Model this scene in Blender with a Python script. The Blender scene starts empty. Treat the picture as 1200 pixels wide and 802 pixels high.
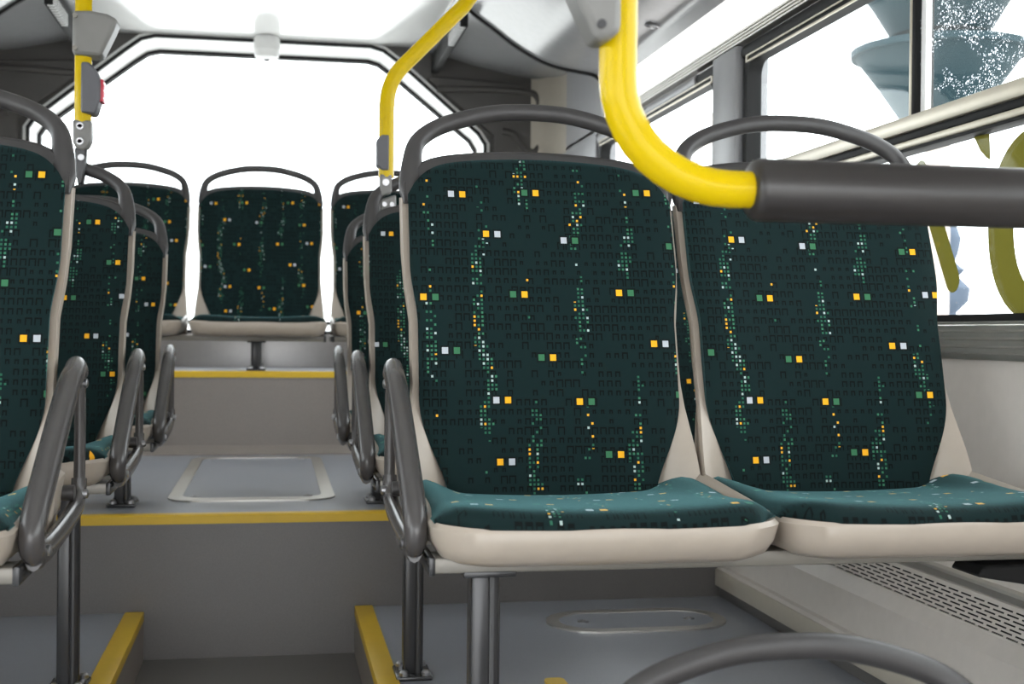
import bpy, bmesh, math, random
from mathutils import Vector, Matrix
random.seed(7)
PI = math.pi
scene = bpy.context.scene
COL = scene.collection

# ------------------------------------------------------------------ node helpers
class NT:
    def __init__(s, name):
        s.m = bpy.data.materials.new(name); s.m.use_nodes = True
        s.t = s.m.node_tree; s.t.nodes.clear()
        s.out = s.n('ShaderNodeOutputMaterial')
    def n(s, t, **kw):
        d = s.t.nodes.new(t)
        for k, v in kw.items(): setattr(d, k, v)
        return d
    def link(s, a, b): s.t.links.new(a, b)
    def put(s, sock, v):
        if hasattr(v, 'node'): s.link(v, sock)
        else: sock.default_value = v
    def ma(s, op, a, b=0.0, c=0.0, clamp=False):
        d = s.n('ShaderNodeMath', operation=op, use_clamp=clamp)
        s.put(d.inputs[0], a); s.put(d.inputs[1], b); s.put(d.inputs[2], c)
        return d.outputs[0]
    def xyz(s, x, y, z=0.0):
        d = s.n('ShaderNodeCombineXYZ')
        s.put(d.inputs[0], x); s.put(d.inputs[1], y); s.put(d.inputs[2], z)
        return d.outputs[0]
    def white(s, x, y, z=0.0):
        d = s.n('ShaderNodeTexWhiteNoise', noise_dimensions='3D')
        s.link(s.xyz(x, y, z), d.inputs['Vector']); return d.outputs['Value']
    def noise(s, vec, scale, detail=2.0, rough=0.5):
        d = s.n('ShaderNodeTexNoise')
        if vec is not None: s.link(vec, d.inputs['Vector'])
        d.inputs['Scale'].default_value = scale; d.inputs['Detail'].default_value = detail
        d.inputs['Roughness'].default_value = rough
        return d.outputs[0]
    def mix(s, f, a, b):
        d = s.n('ShaderNodeMix', data_type='RGBA')
        s.put(d.inputs[0], f)
        for i, v in ((6, a), (7, b)):
            if hasattr(v, 'node'): s.link(v, d.inputs[i])
            else: d.inputs[i].default_value = (*v, 1) if len(v) == 3 else v
        return d.outputs[2]
    def ramp(s, f, stops):
        d = s.n('ShaderNodeValToRGB'); e = d.color_ramp.elements
        while len(e) < len(stops): e.new(0.5)
        for el, (p, c) in zip(e, stops): el.position = p; el.color = (*c, 1) if len(c) == 3 else c
        s.put(d.inputs[0], f); return d.outputs[0]
    def bsdf(s, col, rough=0.5, metal=0.0, **kw):
        d = s.n('ShaderNodeBsdfPrincipled')
        for k, v in (('Base Color', col), ('Roughness', rough), ('Metallic', metal), *kw.items()):
            if hasattr(v, 'node'): s.link(v, d.inputs[k])
            elif k == 'Base Color': d.inputs[k].default_value = (*v, 1)
            else: d.inputs[k].default_value = v
        s.link(d.outputs[0], s.out.inputs[0]); return d
    def bump(s, h, strength, dist, b):
        d = s.n('ShaderNodeBump'); d.inputs['Strength'].default_value = strength; d.inputs['Distance'].default_value = dist
        s.link(h, d.inputs['Height']); s.link(d.outputs[0], b.inputs['Normal'])
    def objco(s): return s.n('ShaderNodeTexCoord').outputs['Object']

def plain(name, col, rough=0.5, metal=0.0, var=0.06, bump=0.0, scale=40, **kw):
    t = NT(name); co = t.objco()
    nz = t.noise(co, scale, 3)
    c = t.mix(nz, tuple(x * (1 - var) for x in col), tuple(min(1, x * (1 + var)) for x in col))
    b = t.bsdf(c, rough, metal, **kw)
    if bump: t.bump(t.noise(co, 900, 1), bump, 0.001, b)
    return t.m

M = {}
M['cream'] = plain('cream_plastic', (.385, .33, .275), .34, bump=.06)
M['grey_plastic'] = plain('charcoal_plastic', (.043, .040, .040), .38, bump=.08)
M['arm_grey'] = plain('armrest_grey', (.060, .055, .054), .26, bump=.05)
M['steel_dark'] = plain('painted_dark_steel', (.036, .036, .038), .26, .1)
M['steel_frame'] = plain('frame_steel', (.22, .205, .18), .4, .3)
M['chrome'] = plain('chrome', (.42, .42, .43), .28, 1.0)
M['alu'] = plain('brushed_aluminium', (.62, .60, .56), .32, .9)
M['yellow_tube'] = plain('yellow_enamel', (.60, .42, .003), .15, var=.02, **{'Specular IOR Level': .16})
M['yellow_strip'] = plain('yellow_nosing', (.66, .42, .012), .45, bump=.1)
M['grip'] = plain('grip_foam', (.026, .0225, .021), .30, bump=.10)
M['box_grey'] = plain('stop_box_grey', (.10, .10, .11), .5)
M['clamp_grey'] = plain('clamp_cover_grey', (.20, .195, .185), .42, bump=.05)
M['red'] = plain('stop_button_red', (.55, .03, .06), .3)
M['white_plastic'] = plain('white_plastic', (.80, .80, .79), .35)
M['ceiling'] = plain('ceiling_white', (.92, .92, .91), .13, var=.01, **{'Specular IOR Level': .9})
M['cove'] = plain('cove_grey', (.34, .34, .35), .18, **{'Specular IOR Level': 1.0})
M['panel_dark'] = plain('rear_panel_charcoal', (.075, .070, .066), .5, bump=.1)
M['wall'] = plain('wall_cream', (.56, .52, .48), .5, bump=.12)
M['kick'] = plain('kick_strip', (.46, .42, .35), .5)
M['frame_white'] = plain('window_frame_white', (.90, .90, .89), .3, var=.02)
M['frame_beige'] = plain('window_frame_beige', (.55, .50, .40), .35, .5)
M['gasket'] = plain('rubber_gasket', (.012, .012, .012), .6, **{'Specular IOR Level': .15})
M['pillar_grey'] = plain('pillar_grey', (.30, .30, .31), .4)
M['hole'] = plain('dark_duct', (.01, .01, .01), .9)
M['planter'] = plain('teal_planter', (.013, .034, .042), .6, **{'Specular IOR Level': .2})
M['stone'] = plain('grey_stone', (.075, .10, .14), .8, scale=9, var=.4)
M['pale_stone'] = plain('pale_stone', (.55, .47, .42), .8)
M['pavement'] = plain('pavement', (.55, .54, .52), .9)
t = NT('olive_film'); d1 = t.n('ShaderNodeBsdfDiffuse'); d2 = t.n('ShaderNodeBsdfTranslucent'); ad = t.n('ShaderNodeMixShader')
oc = t.mix(t.noise(t.objco(), 5, 2), (.225, .215, .085), (.275, .262, .115))
d1.inputs[0].default_value = (.12, .115, .02, 1); t.link(oc, d2.inputs[0]); ad.inputs[0].default_value = .9
t.link(d1.outputs[0], ad.inputs[1]); t.link(d2.outputs[0], ad.inputs[2]); t.link(ad.outputs[0], t.out.inputs[0]); M['olive'] = t.m

def floor_mat(name, a, b):
    t = NT(name); co = t.objco()
    n1 = t.noise(co, 420, 2, .7)
    n2 = t.noise(co, 5, 3)
    c = t.mix(n1, a, b)
    c = t.mix(t.ma('MULTIPLY', n2, .25), c, tuple(x * .7 for x in a))
    bs = t.bsdf(c, .36); t.bump(n1, .25, .001, bs)
    return t.m
M['floor'] = floor_mat('speckled_vinyl', (.185, .198, .225), (.335, .352, .39))
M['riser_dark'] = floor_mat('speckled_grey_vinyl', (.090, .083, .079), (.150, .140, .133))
M['riser'] = floor_mat('speckled_riser_vinyl', (.165, .142, .126), (.27, .235, .21))

def glass(name, drops=False):
    t = NT(name)
    tr = t.n('ShaderNodeBsdfTransparent'); tr.inputs[0].default_value = (.94, .96, .96, 1)
    gl = t.n('ShaderNodeBsdfGlossy'); gl.inputs['Roughness'].default_value = .03
    fr = t.n('ShaderNodeFresnel'); fr.inputs[0].default_value = 1.35
    mx = t.n('ShaderNodeMixShader')
    t.link(t.ma('MULTIPLY', fr.outputs[0], .10), mx.inputs[0]); t.link(tr.outputs[0], mx.inputs[1]); t.link(gl.outputs[0], mx.inputs[2])
    last = mx.outputs[0]
    if drops:
        co = t.objco()
        fac = None
        for sc, thr in ((110, .20), (210, .20)):
            v = t.n('ShaderNodeTexVoronoi'); t.link(co, v.inputs['Vector']); v.inputs['Scale'].default_value = sc
            d = t.ma('LESS_THAN', v.outputs['Distance'], thr)
            keep = t.ma('GREATER_THAN', t.noise(co, 14, 2), .50)
            d = t.ma('MULTIPLY', d, keep)
            fac = d if fac is None else t.ma('MAXIMUM', fac, d)
        tl = t.n('ShaderNodeBsdfTranslucent'); tl.inputs[0].default_value = (.85, .9, .95, 1)
        m2 = t.n('ShaderNodeMixShader'); t.link(t.ma('MULTIPLY', fac, .55), m2.inputs[0])
        t.link(last, m2.inputs[1]); t.link(tl.outputs[0], m2.inputs[2]); last = m2.outputs[0]
    t.link(last, t.out.inputs[0]); return t.m
M['glass'] = glass('clear_glass')
M['glass_wet'] = glass('rain_spotted_glass', True)

def glow(name, s):
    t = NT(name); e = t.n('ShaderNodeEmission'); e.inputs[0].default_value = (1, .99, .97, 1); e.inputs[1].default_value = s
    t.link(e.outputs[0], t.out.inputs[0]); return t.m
M['lamp'] = glow('luminaire_lens', 1.6)  # emission painted onto a window-lit white panel

def fabric():
    t = NT('moquette_fabric')
    uv = t.n('ShaderNodeUVMap').outputs[0]
    sp = t.n('ShaderNodeSeparateXYZ'); t.link(uv, sp.inputs[0])
    info = t.n('ShaderNodeObjectInfo')
    u = t.ma('ADD', t.ma('ADD', sp.outputs[0], 5.0), t.ma('MULTIPLY', info.outputs['Random'], .09)); v = t.ma('ADD', sp.outputs[1], 5.0)
    def cell(x, g):
        q = t.ma('DIVIDE', x, g); return t.ma('FLOOR', q), t.ma('FRACT', q)
    def absd(f, c=.5): return t.ma('ABSOLUTE', t.ma('SUBTRACT', f, c))
    lt = lambda a, b: t.ma('LESS_THAN', a, b)
    gt = lambda a, b: t.ma('GREATER_THAN', a, b)
    mul = lambda *x: x[0] if len(x) == 1 else t.ma('MULTIPLY', x[0], mul(*x[1:]))
    weave = t.noise(uv, 2600, 1)
    col = t.mix(weave, (.0027, .0105, .0107), (.0052, .0172, .0176))
    soft = t.noise(uv, 14, 2)
    col = t.mix(t.ma('MULTIPLY', soft, .3), col, (.0075, .0200, .0200))
    # woven n-shaped glyphs, lying in horizontal rows and in loose blocks
    GU, GV = .0122, .0135
    cu, fu = cell(u, GU); cv, fv = cell(v, GV)
    h1 = t.white(cu, cv, 1.3); h2 = t.white(t.ma('FLOOR', t.ma('DIVIDE', cu, 4.0)), cv, 4.1)
    half = t.ma('ADD', .20, t.ma('MULTIPLY', h2, .24))
    ax = absd(fu); ay = absd(fv)
    outer = mul(lt(ax, half), lt(ay, half))
    inner = mul(lt(ax, t.ma('SUBTRACT', half, .155)), lt(t.ma('SUBTRACT', fv, .5), t.ma('SUBTRACT', half, .17)))
    block = t.white(t.ma('FLOOR', t.ma('DIVIDE', cu, 3.0)), t.ma('FLOOR', t.ma('DIVIDE', cv, 3.0)), 7.7)
    glyph = mul(outer, t.ma('SUBTRACT', 1.0, inner), gt(t.ma('ADD', h1, t.ma('MULTIPLY', block, .9)), .74))
    col = t.mix(t.ma('MULTIPLY', glyph, .92), col, (.0012, .0020, .0020))
    # vertical streams of small lit squares
    P = .074
    si, sf = cell(u, P)
    du = t.ma('MULTIPLY', t.ma('SUBTRACT', sf, .5), P)
    prof = t.n('ShaderNodeTexNoise', noise_dimensions='2D'); prof.inputs['Scale'].default_value = 1.0; prof.inputs['Detail'].default_value = 0.0
    t.link(t.xyz(t.ma('MULTIPLY', v, 7.0), t.ma('MULTIPLY', si, 5.37)), prof.inputs['Vector'])
    dens = t.ma('MULTIPLY', t.ma('SUBTRACT', prof.outputs[0], .40), 4.2, clamp=True)
    D = .0058
    dn = t.n('ShaderNodeTexNoise', noise_dimensions='2D'); dn.inputs['Scale'].default_value = 1.0; dn.inputs['Detail'].default_value = 1.0
    t.link(t.xyz(t.ma('MULTIPLY', v, 9.0), t.ma('MULTIPLY', si, 3.17)), dn.inputs['Vector'])
    drift = t.ma('MULTIPLY', t.ma('SUBTRACT', dn.outputs[0], .5), .036)
    cu2, fu2 = cell(u, D); cv2, fv2 = cell(v, D * 1.05)
    duc = t.ma('ABSOLUTE', t.ma('SUBTRACT', t.ma('MULTIPLY', t.ma('ADD', cu2, .5), D), t.ma('ADD', t.ma('MULTIPLY', t.ma('ADD', si, .5), P), drift)))
    wid = t.ma('ADD', .0036, t.ma('MULTIPLY', dens, .0060))
    h3 = t.white(cu2, cv2, 2.9)
    pres = mul(lt(duc, wid), lt(h3, t.ma('ADD', .09, t.ma('MULTIPLY', dens, .66))))
    dot = mul(lt(absd(fu2), .27), lt(absd(fv2), .27), pres)
    h4 = t.white(cu2, cv2, 9.4)
    dcol = t.ramp(h4, [(0, (.026, .115, .070)), (.50, (.045, .165, .095)), (.76, (.40, .50, .48)), (.91, (.80, .40, .03))])
    t.t.nodes[-1].color_ramp.interpolation = 'CONSTANT'
    col = t.mix(dot, col, dcol)
    # pairs of bigger squares on a staggered grid
    BU, BV = .142, .074
    bi, bf_ = cell(v, BV)
    uo = t.ma('ADD', u, t.ma('MULTIPLY', bi, .047))
    ci, cf = cell(uo, BU)
    px = t.ma('SUBTRACT', t.ma('MULTIPLY', t.ma('SUBTRACT', cf, .5), BU), t.ma('MULTIPLY', t.ma('SUBTRACT', t.white(ci, bi, 3.3), .5), .050))
    py = t.ma('SUBTRACT', t.ma('MULTIPLY', t.ma('SUBTRACT', bf_, .5), BV), t.ma('MULTIPLY', t.ma('SUBTRACT', t.white(ci, bi, 6.1), .5), .034))
    apx = t.ma('ABSOLUTE', t.ma('SUBTRACT', t.ma('ABSOLUTE', px), .0086)); apy = t.ma('ABSOLUTE', py)
    big = mul(lt(apx, .0045), lt(apy, .0046)); edge = mul(lt(apx, .0072), lt(apy, .0072))
    side = gt(px, 0.0)
    hb = t.white(ci, bi, 8.8)
    # six colour pairs: left and right square never the same
    L = t.ramp(hb, [(0, (.47, .50, .54)), (.30, (.85, .42, .02)), (.62, (.045, .165, .080)), (.80, (.47, .50, .54))]); t.t.nodes[-1].color_ramp.interpolation = 'CONSTANT'
    R_ = t.ramp(hb, [(0, (.85, .42, .02)), (.30, (.47, .50, .54)), (.46, (.045, .165, .080)), (.62, (.85, .42, .02)), (.80, (.045, .165, .080))]); t.t.nodes[-1].color_ramp.interpolation = 'CONSTANT'
    col = t.mix(edge, col, (.004, .008, .008))
    col = t.mix(big, col, t.mix(side, L, R_))
    b = t.bsdf(col, .85, 0.0)
    b.inputs['Sheen Weight'].default_value = .40; b.inputs['Sheen Roughness'].default_value = .32
    b.inputs['Sheen Tint'].default_value = (.25, .60, .63, 1)
    b.inputs['Specular IOR Level'].default_value = .15
    t.bump(weave, .25, .001, b)
    return t.m
M['fabric'] = fabric()

# ------------------------------------------------------------------ mesh helpers
class MB:
    def __init__(s): s.v = []; s.f = []; s.uv = None
    def add(s, v, f):
        k = len(s.v); s.v += [tuple(p) for p in v]; s.f += [tuple(i + k for i in q) for q in f]; return s
    def frombm(s, bm, mat=None):
        bm.verts.ensure_lookup_table()
        bm.verts.index_update()
        s.add([(mat @ p.co if mat else p.co) for p in bm.verts], [[q.index for q in f.verts] for f in bm.faces]); bm.free(); return s
    def box(s, x0, x1, y0, y1, z0, z1, bev=0.0, seg=2):
        bm = bmesh.new(); bmesh.ops.create_cube(bm, size=1)
        for p in bm.verts: p.co = ((x0 + x1) / 2 + p.co.x * (x1 - x0), (y0 + y1) / 2 + p.co.y * (y1 - y0), (z0 + z1) / 2 + p.co.z * (z1 - z0))
        if bev: bmesh.ops.bevel(bm, geom=list(bm.edges), offset=bev, segments=seg, profile=.5, affect='EDGES')
        return s.frombm(bm)
    def tube(s, pts, ra, rb=None, n=12, ref=(0, 0, 1), caps=True, closed=False):
        """sweep of an ellipse along pts; ra along ref, rb across it; radii may be lists"""
        pts = [Vector(p) for p in pts]; N = len(pts); ref = Vector(ref)
        R = lambda r, i: r[i] if isinstance(r, (list, tuple)) else r
        rb = ra if rb is None else rb
        V = []; F = []; pn = None
        for i, p in enumerate(pts):
            a = pts[(i - 1) % N] if closed or i else p; b = pts[(i + 1) % N] if closed or i < N - 1 else p
            d = (b - a).normalized()
            nrm = ref - d * ref.dot(d)
            if nrm.length < .2 and pn is not None: nrm = pn - d * pn.dot(d)
            if nrm.length < 1e-4: nrm = d.orthogonal()
            nrm.normalize(); pn = nrm; bi = d.cross(nrm)
            for k in range(n):
                t = 2 * PI * k / n
                V.append(p + nrm * (R(ra, i) * math.cos(t)) + bi * (R(rb, i) * math.sin(t)))
        for i in range(N if closed else N - 1):
            for k in range(n):
                a, b = i * n + k, i * n + (k + 1) % n
                c, d = ((i + 1) % N) * n + (k + 1) % n, ((i + 1) % N) * n + k
                F.append((a, b, c, d))
        if caps and not closed: F.append(tuple(reversed(range(n)))); F.append(tuple(range((N - 1) * n, N * n)))
        return s.add(V, F)
    def lathe(s, prof, cx=0, cy=0, n=24, z=0, axis='z'):
        V = []; F = []
        for r, h in prof:
            for k in range(n):
                t = 2 * PI * k / n
                V.append((cx + r * math.cos(t), cy + r * math.sin(t), z + h))
        for i in range(len(prof) - 1):
            for k in range(n):
                F.append((i * n + k, i * n + (k + 1) % n, (i + 1) * n + (k + 1) % n, (i + 1) * n + k))
        F.append(tuple(reversed(range(n)))); F.append(tuple(range((len(prof) - 1) * n, len(prof) * n)))
        return s.add(V, F)
    def prism(s, poly, a, b, fn):
        """poly of 2-D points between levels a and b; fn(p, q, level) -> 3-D"""
        n = len(poly)
        V = [fn(p[0], p[1], a) for p in poly] + [fn(p[0], p[1], b) for p in poly]
        F = [tuple(reversed(range(n))), tuple(range(n, 2 * n))] + [(i, (i + 1) % n, n + (i + 1) % n, n + i) for i in range(n)]
        return s.add(V, F)
    def ring(s, outer, inner, a, b, fn):
        n = len(outer)
        V = [fn(*p, l) for l in (a, b) for q in (outer, inner) for p in q]
        F = []
        for i in range(n):
            j = (i + 1) % n
            o0, i0, o1, i1 = (lambda k: k), (lambda k: n + k), (lambda k: 2 * n + k), (lambda k: 3 * n + k)
            F += [(o0(i), i0(i), i0(j), o0(j)), (o1(i), o1(j), i1(j), i1(i)), (o0(i), o0(j), o1(j), o1(i)), (i0(i), i1(i), i1(j), i0(j))]
        return s.add(V, F)
    def build(s, name, mat, parent=None, loc=None, smooth=40, bevel=0.0, uv=None, sub=0):
        me = bpy.data.meshes.new(name); me.from_pydata(s.v, [], s.f); me.validate()
        bm = bmesh.new(); bm.from_mesh(me)
        bmesh.ops.recalc_face_normals(bm, faces=bm.faces[:]); bm.to_mesh(me); bm.free()
        if uv:
            l = me.uv_layers.new(name='UVMap')
            for lp in me.loops: l.data[lp.index].uv = uv[lp.vertex_index]
        me.materials.append(M[mat])
        if smooth:
            me.shade_smooth(); me.set_sharp_from_angle(angle=math.radians(smooth))
        o = bpy.data.objects.new(name, me); COL.objects.link(o)
        if parent: o.parent = parent
        if loc: o.location = loc
        if bevel:
            b = o.modifiers.new('bevel', 'BEVEL'); b.width = bevel; b.segments = 2; b.limit_method = 'ANGLE'
        if sub:
            b = o.modifiers.new('sub', 'SUBSURF'); b.levels = b.render_levels = sub
        return o

def smoothpath(pts, k=6, closed=False):
    P = [Vector(p) for p in pts]; out = []; n = len(P)
    for i in range(n if closed else n - 1):
        if closed: p0, p1, p2, p3 = P[i - 1], P[i], P[(i + 1) % n], P[(i + 2) % n]
        else: p0, p1, p2, p3 = P[max(0, i - 1)], P[i], P[i + 1], P[min(n - 1, i + 2)]
        for j in range(k):
            t = j / k
            out.append(.5 * (2 * p1 + (p2 - p0) * t + (2 * p0 - 5 * p1 + 4 * p2 - p3) * t * t + (3 * p1 - p0 - 3 * p2 + p3) * t ** 3))
    if not closed: out.append(P[-1])
    return out
def rrect(x0, x1, y0, y1, r, n=6):
    out = []
    for cx, cy, a in ((x1 - r, y1 - r, 0), (x0 + r, y1 - r, 90), (x0 + r, y0 + r, 180), (x1 - r, y0 + r, 270)):
        for i in range(n + 1):
            t = math.radians(a + 90 * i / n); out.append((cx + r * math.cos(t), cy + r * math.sin(t)))
    return out
def thing(name, label, cat, loc=(0, 0, 0), group=None):
    o = bpy.data.objects.new(name, None); COL.objects.link(o); o.location = loc; o.empty_display_size = .1
    o['label'] = label; o['category'] = cat
    if group: o['group'] = group
    return o
def tag(o, label, cat, group=None):
    o['label'] = label; o['category'] = cat
    if group: o['group'] = group
    return o
def struct(o):
    o['kind'] = 'structure'; return o
def copy_tree(o, parent=None):
    c = o.copy(); COL.objects.link(c)
    if parent: c.parent = parent
    for ch in list(o.children): copy_tree(ch, c)
    return c
XY = lambda p, q, l: (p, q, l)
XZ = lambda p, q, l: (p, l, q)
YZ = lambda p, q, l: (l, p, q)
lerp = lambda a, b, t: a + (b - a) * t
def sst(a, b, x):
    t = max(0, min(1, (x - a) / (b - a))); return t * t * (3 - 2 * t)

# levels (metres): low floor 0, aisle, seat platforms, rear step, back bench step
LOW, AIS, P1, P2, P3 = -.07, .467, .572, .785, 1.06
XL, XR = -1.23, 1.13
YS, YB, YR = 2.94, 4.40, 5.20

# ------------------------------------------------------------------ seats
def back_y(v): return .375 + .115 * (v / .435) - .014 * math.sin(PI * min(1, max(0, v / .45)))
Z0 = .393
def make_seat(W, arm):
    """W: half width of the shell; arm: -1 armrest on the -x side, +1 on the +x side, 0 none"""
    root = bpy.data.objects.new('bus_seat', None); COL.objects.link(root); root.empty_display_size = .1
    k = W / .21
    wf = W - .0105                                     # half width of the back cushion
    def wp(v): return .0095 * (1 - sst(.245, .335, v)) * sst(.04, .16, v)    # the back narrows a little below the shoulders
    def hf(v): return lerp(.147 * k, wf - wp(v), sst(-.02, .150, v) ** 1.15)
    def vtop(s): return .500 - .020 * s * s - .042 * abs(s) ** 9
    # --- upholstered back
    NS, NTT = 40, 60
    V, F, UV = [], [], []
    for i in range(NTT + 1):
        for j in range(NS + 1):
            s = -1 + 2 * j / NS; t = i / NTT
            v = lerp(-.02, vtop(s), t)
            e = (1 - abs(s) ** 10) * (1 - t ** 30)
            y = back_y(v) - .020 * s * s - .012 - .010 * e
            V.append((s * hf(v), y, Z0 + v)); UV.append((s * hf(v), v))
    n = NS + 1
    for i in range(NTT):
        for j in range(NS): F.append((i * n + j, i * n + j + 1, (i + 1) * n + j + 1, (i + 1) * n + j))
    nv = len(V)
    for idx in range(nv):                             # back face of the pad
        x, y, z = V[idx]; V.append((x * .99, y + .018, z)); UV.append(UV[idx])
    F += [tuple(reversed([a + nv for a in f])) for f in F[:]]
    rim = [j for j in range(n)] + [i * n + NS for i in range(1, NTT + 1)] + [NTT * n + j for j in range(NS - 1, -1, -1)] + [i * n for i in range(NTT - 1, 0, -1)]
    for a, b in zip(rim, rim[1:] + rim[:1]): F.append((a, a + nv, b + nv, b))
    m = MB(); m.v, m.f = V, F
    m.build('back_cushion', 'fabric', root, uv=UV, smooth=60)
    # --- cream shell: back, cheeks and seat pan in one moulding
    m = MB()
    JO = .435
    rows = [-.045, -.02, .0, .02, .045, .07, .10, .13, .16, .20, .25, .30, .35, .40, JO]
    S = [-1, -.985, -.95, -.9, -.85, -.78, -.65, -.5, -.3, 0, .3, .5, .65, .78, .85, .9, .95, .985, 1]
    def shell_front(s, v):
        a = abs(s)
        wing = .055 * sst(.62, 1.0, a) * (1 - sst(-.02, .20, v))
        lip = 0
        return back_y(v) - .020 * s * s + .004 - wing + lip + (.010 if a == 1 else 0)
    V = []; F = []
    for v in rows:
        for s in S: V.append((s * (W - wp(v)), shell_front(s, v), Z0 + v))
    for v in rows:
        for s in S: V.append((s * ((W - .006 if abs(s) == 1 else W) - wp(v)), max(back_y(v) - .020 * s * s * .6 + .022 - .02 * sst(.7, 1, abs(s)), shell_front(s, v) + .012), Z0 + v))
    n = len(S); K = len(rows); nv = n * K
    for i in range(K - 1):
        for j in range(n - 1):
            q = (i * n + j, i * n + j + 1, (i + 1) * n + j + 1, (i + 1) * n + j)
            F.append(q); F.append(tuple(reversed([a + nv for a in q])))
    rim = [j for j in range(n)] + [i * n + n - 1 for i in range(1, K)] + [(K - 1) * n + j for j in range(n - 2, -1, -1)] + [i * n for i in range(K - 2, 0, -1)]
    for a, b in zip(rim, rim[1:] + rim[:1]): F.append((a, a + nv, b + nv, b))
    m.add(V, F)
    # pan: stacked rounded outlines
    def outline(x, y0, y1, rf, rb_):
        pts = []
        for cx, cy, r, a in ((x - rb_, y1 - rb_, rb_, 0), (-x + rb_, y1 - rb_, rb_, 90), (-x + rf, y0 + rf, rf, 180), (x - rf, y0 + rf, rf, 270)):
            for i in range(9):
                t = math.radians(a + 90 * i / 8); pts.append((cx + r * math.cos(t), cy + r * math.sin(t)))
        return pts
    def rimz(x, y): return .402 - .022 * (y / .38) + .010 * (x / W) ** 2 + .050 * sst(.20, .42, y) * sst(.75, 1, abs(x) / W)
    rings = [(W - .050, .050, .40, .040, .03, .3585), (W - .028, .022, .415, .050, .03, .3600), (W - .012, .006, .42, .055, .03, .3680),
             (W - .004, -.004, .425, .058, .03, .3830), (W + .001, -.008, .43, .06, .03, None), (W - .004, -.004, .425, .058, .03, 'top'), (W - .016, .010, .41, .05, .03, 'in'), (W - .045, .045, .38, .04, .03, 'flat')]
    V = []; F = []; c = 36
    for (x, y0, y1, rf, rb_, z) in rings:
        for p in outline(x, y0, y1, rf, rb_):
            zz = z if isinstance(z, float) else .376 if z == 'flat' else rimz(p[0], p[1]) - (.006 if z is None else .004 if z == 'in' else 0.0)
            V.append((p[0], p[1], zz))
    for i in range(len(rings) - 1):
        for j in range(c): F.append((i * c + j, i * c + (j + 1) % c, (i + 1) * c + (j + 1) % c, (i + 1) * c + j))
    F.append(tuple(reversed(range(c)))); F.append(tuple(range((len(rings) - 1) * c, len(rings) * c)))
    m.add(V, F)
    m.build('shell', 'cream', root, smooth=50)
    # --- seat cushion
    NS, NY = 36, 34
    V, F, UV = [], [], []
    for i in range(NY + 1):
        for j in range(NS + 1):
            s = -1 + 2 * j / NS; t = i / NY
            # front edge bows back at the corners
            hw = W - .0035 + .002 * (1 - t)
            y0 = -.006 + .050 * sst(.70, 1.0, abs(s)) ** 1.6
            t2 = t ** 1.35
            y = lerp(y0, .378 - .03 * s * s, t2)
            x = s * hw
            e = (1 - abs(s) ** 14) * (1 - (1 - t) ** 14)
            zt = .427 - .030 * (y / .38) + .012 * s * s + .026 * sst(.62, 1, abs(s)) * sst(.12, .36, y)
            V.append((x, y, zt - .024 * (1 - e))); UV.append((x, -(.378 - y) - .05 + zt * .2))
    n = NS + 1
    for i in range(NY):
        for j in range(NS): F.append((i * n + j, i * n + j + 1, (i + 1) * n + j + 1, (i + 1) * n + j))
    nv = len(V)
    for idx in range(nv):
        x, y, z = V[idx]; V.append((x * .985, y + .003, z - .008)); UV.append(UV[idx])
    F += [tuple(reversed([a + nv for a in f])) for f in F[:]]
    rim = [j for j in range(n)] + [i * n + NS for i in range(1, NY + 1)] + [NY * n + j for j in range(NS - 1, -1, -1)] + [i * n for i in range(NY - 1, 0, -1)]
    for a, b in zip(rim, rim[1:] + rim[:1]): F.append((a, a + nv, b + nv, b))
    m = MB(); m.v, m.f = V, F
    m.build('seat_cushion', 'fabric', root, uv=UV, smooth=60)
    # --- charcoal head frame with the arched grab handle
    m = MB()
    hp = [(-.193, .425), (-.1925, .455), (-.190, .490), (-.181, .522), (-.152, .546), (-.108, .563), (-.055, .575), (0, .578)]
    hp = hp + [(-a, b) for a, b in reversed(hp[:-1])]
    pts = [(a * k, back_y(b) + .004 - .020 * (a / .21) ** 2 * (1 - sst(.45, .57, b)), Z0 + b) for a, b in hp]
    pts = smoothpath(pts, 5)
    N = len(pts)
    ra = [lerp(.0185, .0130, sst(.44, .53, p.z - Z0)) for p in pts]
    ra = [lerp(.0125, r, sst(.425, .45, p.z - Z0)) for r, p in zip(ra, pts)]
    m.tube(pts, [.012] * N, ra, n=14, ref=(0, 1, 0))
    NS = 30
    V = []; F = []
    for j in range(NS + 1):
        s = -1 + 2 * j / NS; x = s * (W - .006)
        top = .514 - .022 * s * s - .030 * abs(s) ** 10
        prof = [(.425, .000), (top - .006, .000), (top, .006), (top, .016), (top - .006, .022), (.425, .022)]
        for v, d in prof: V.append((x, back_y(v) - .020 * s * s - .004 + d, Z0 + v))
    for j in range(NS):
        for q in range(6): F.append((j * 6 + q, j * 6 + (q + 1) % 6, (j + 1) * 6 + (q + 1) % 6, (j + 1) * 6 + q))
    F.append(tuple(range(6))); F.append(tuple(reversed(range(NS * 6, NS * 6 + 6))))
    m.add(V, F)
    m.build('head_frame', 'grey_plastic', root, smooth=50)
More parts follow.
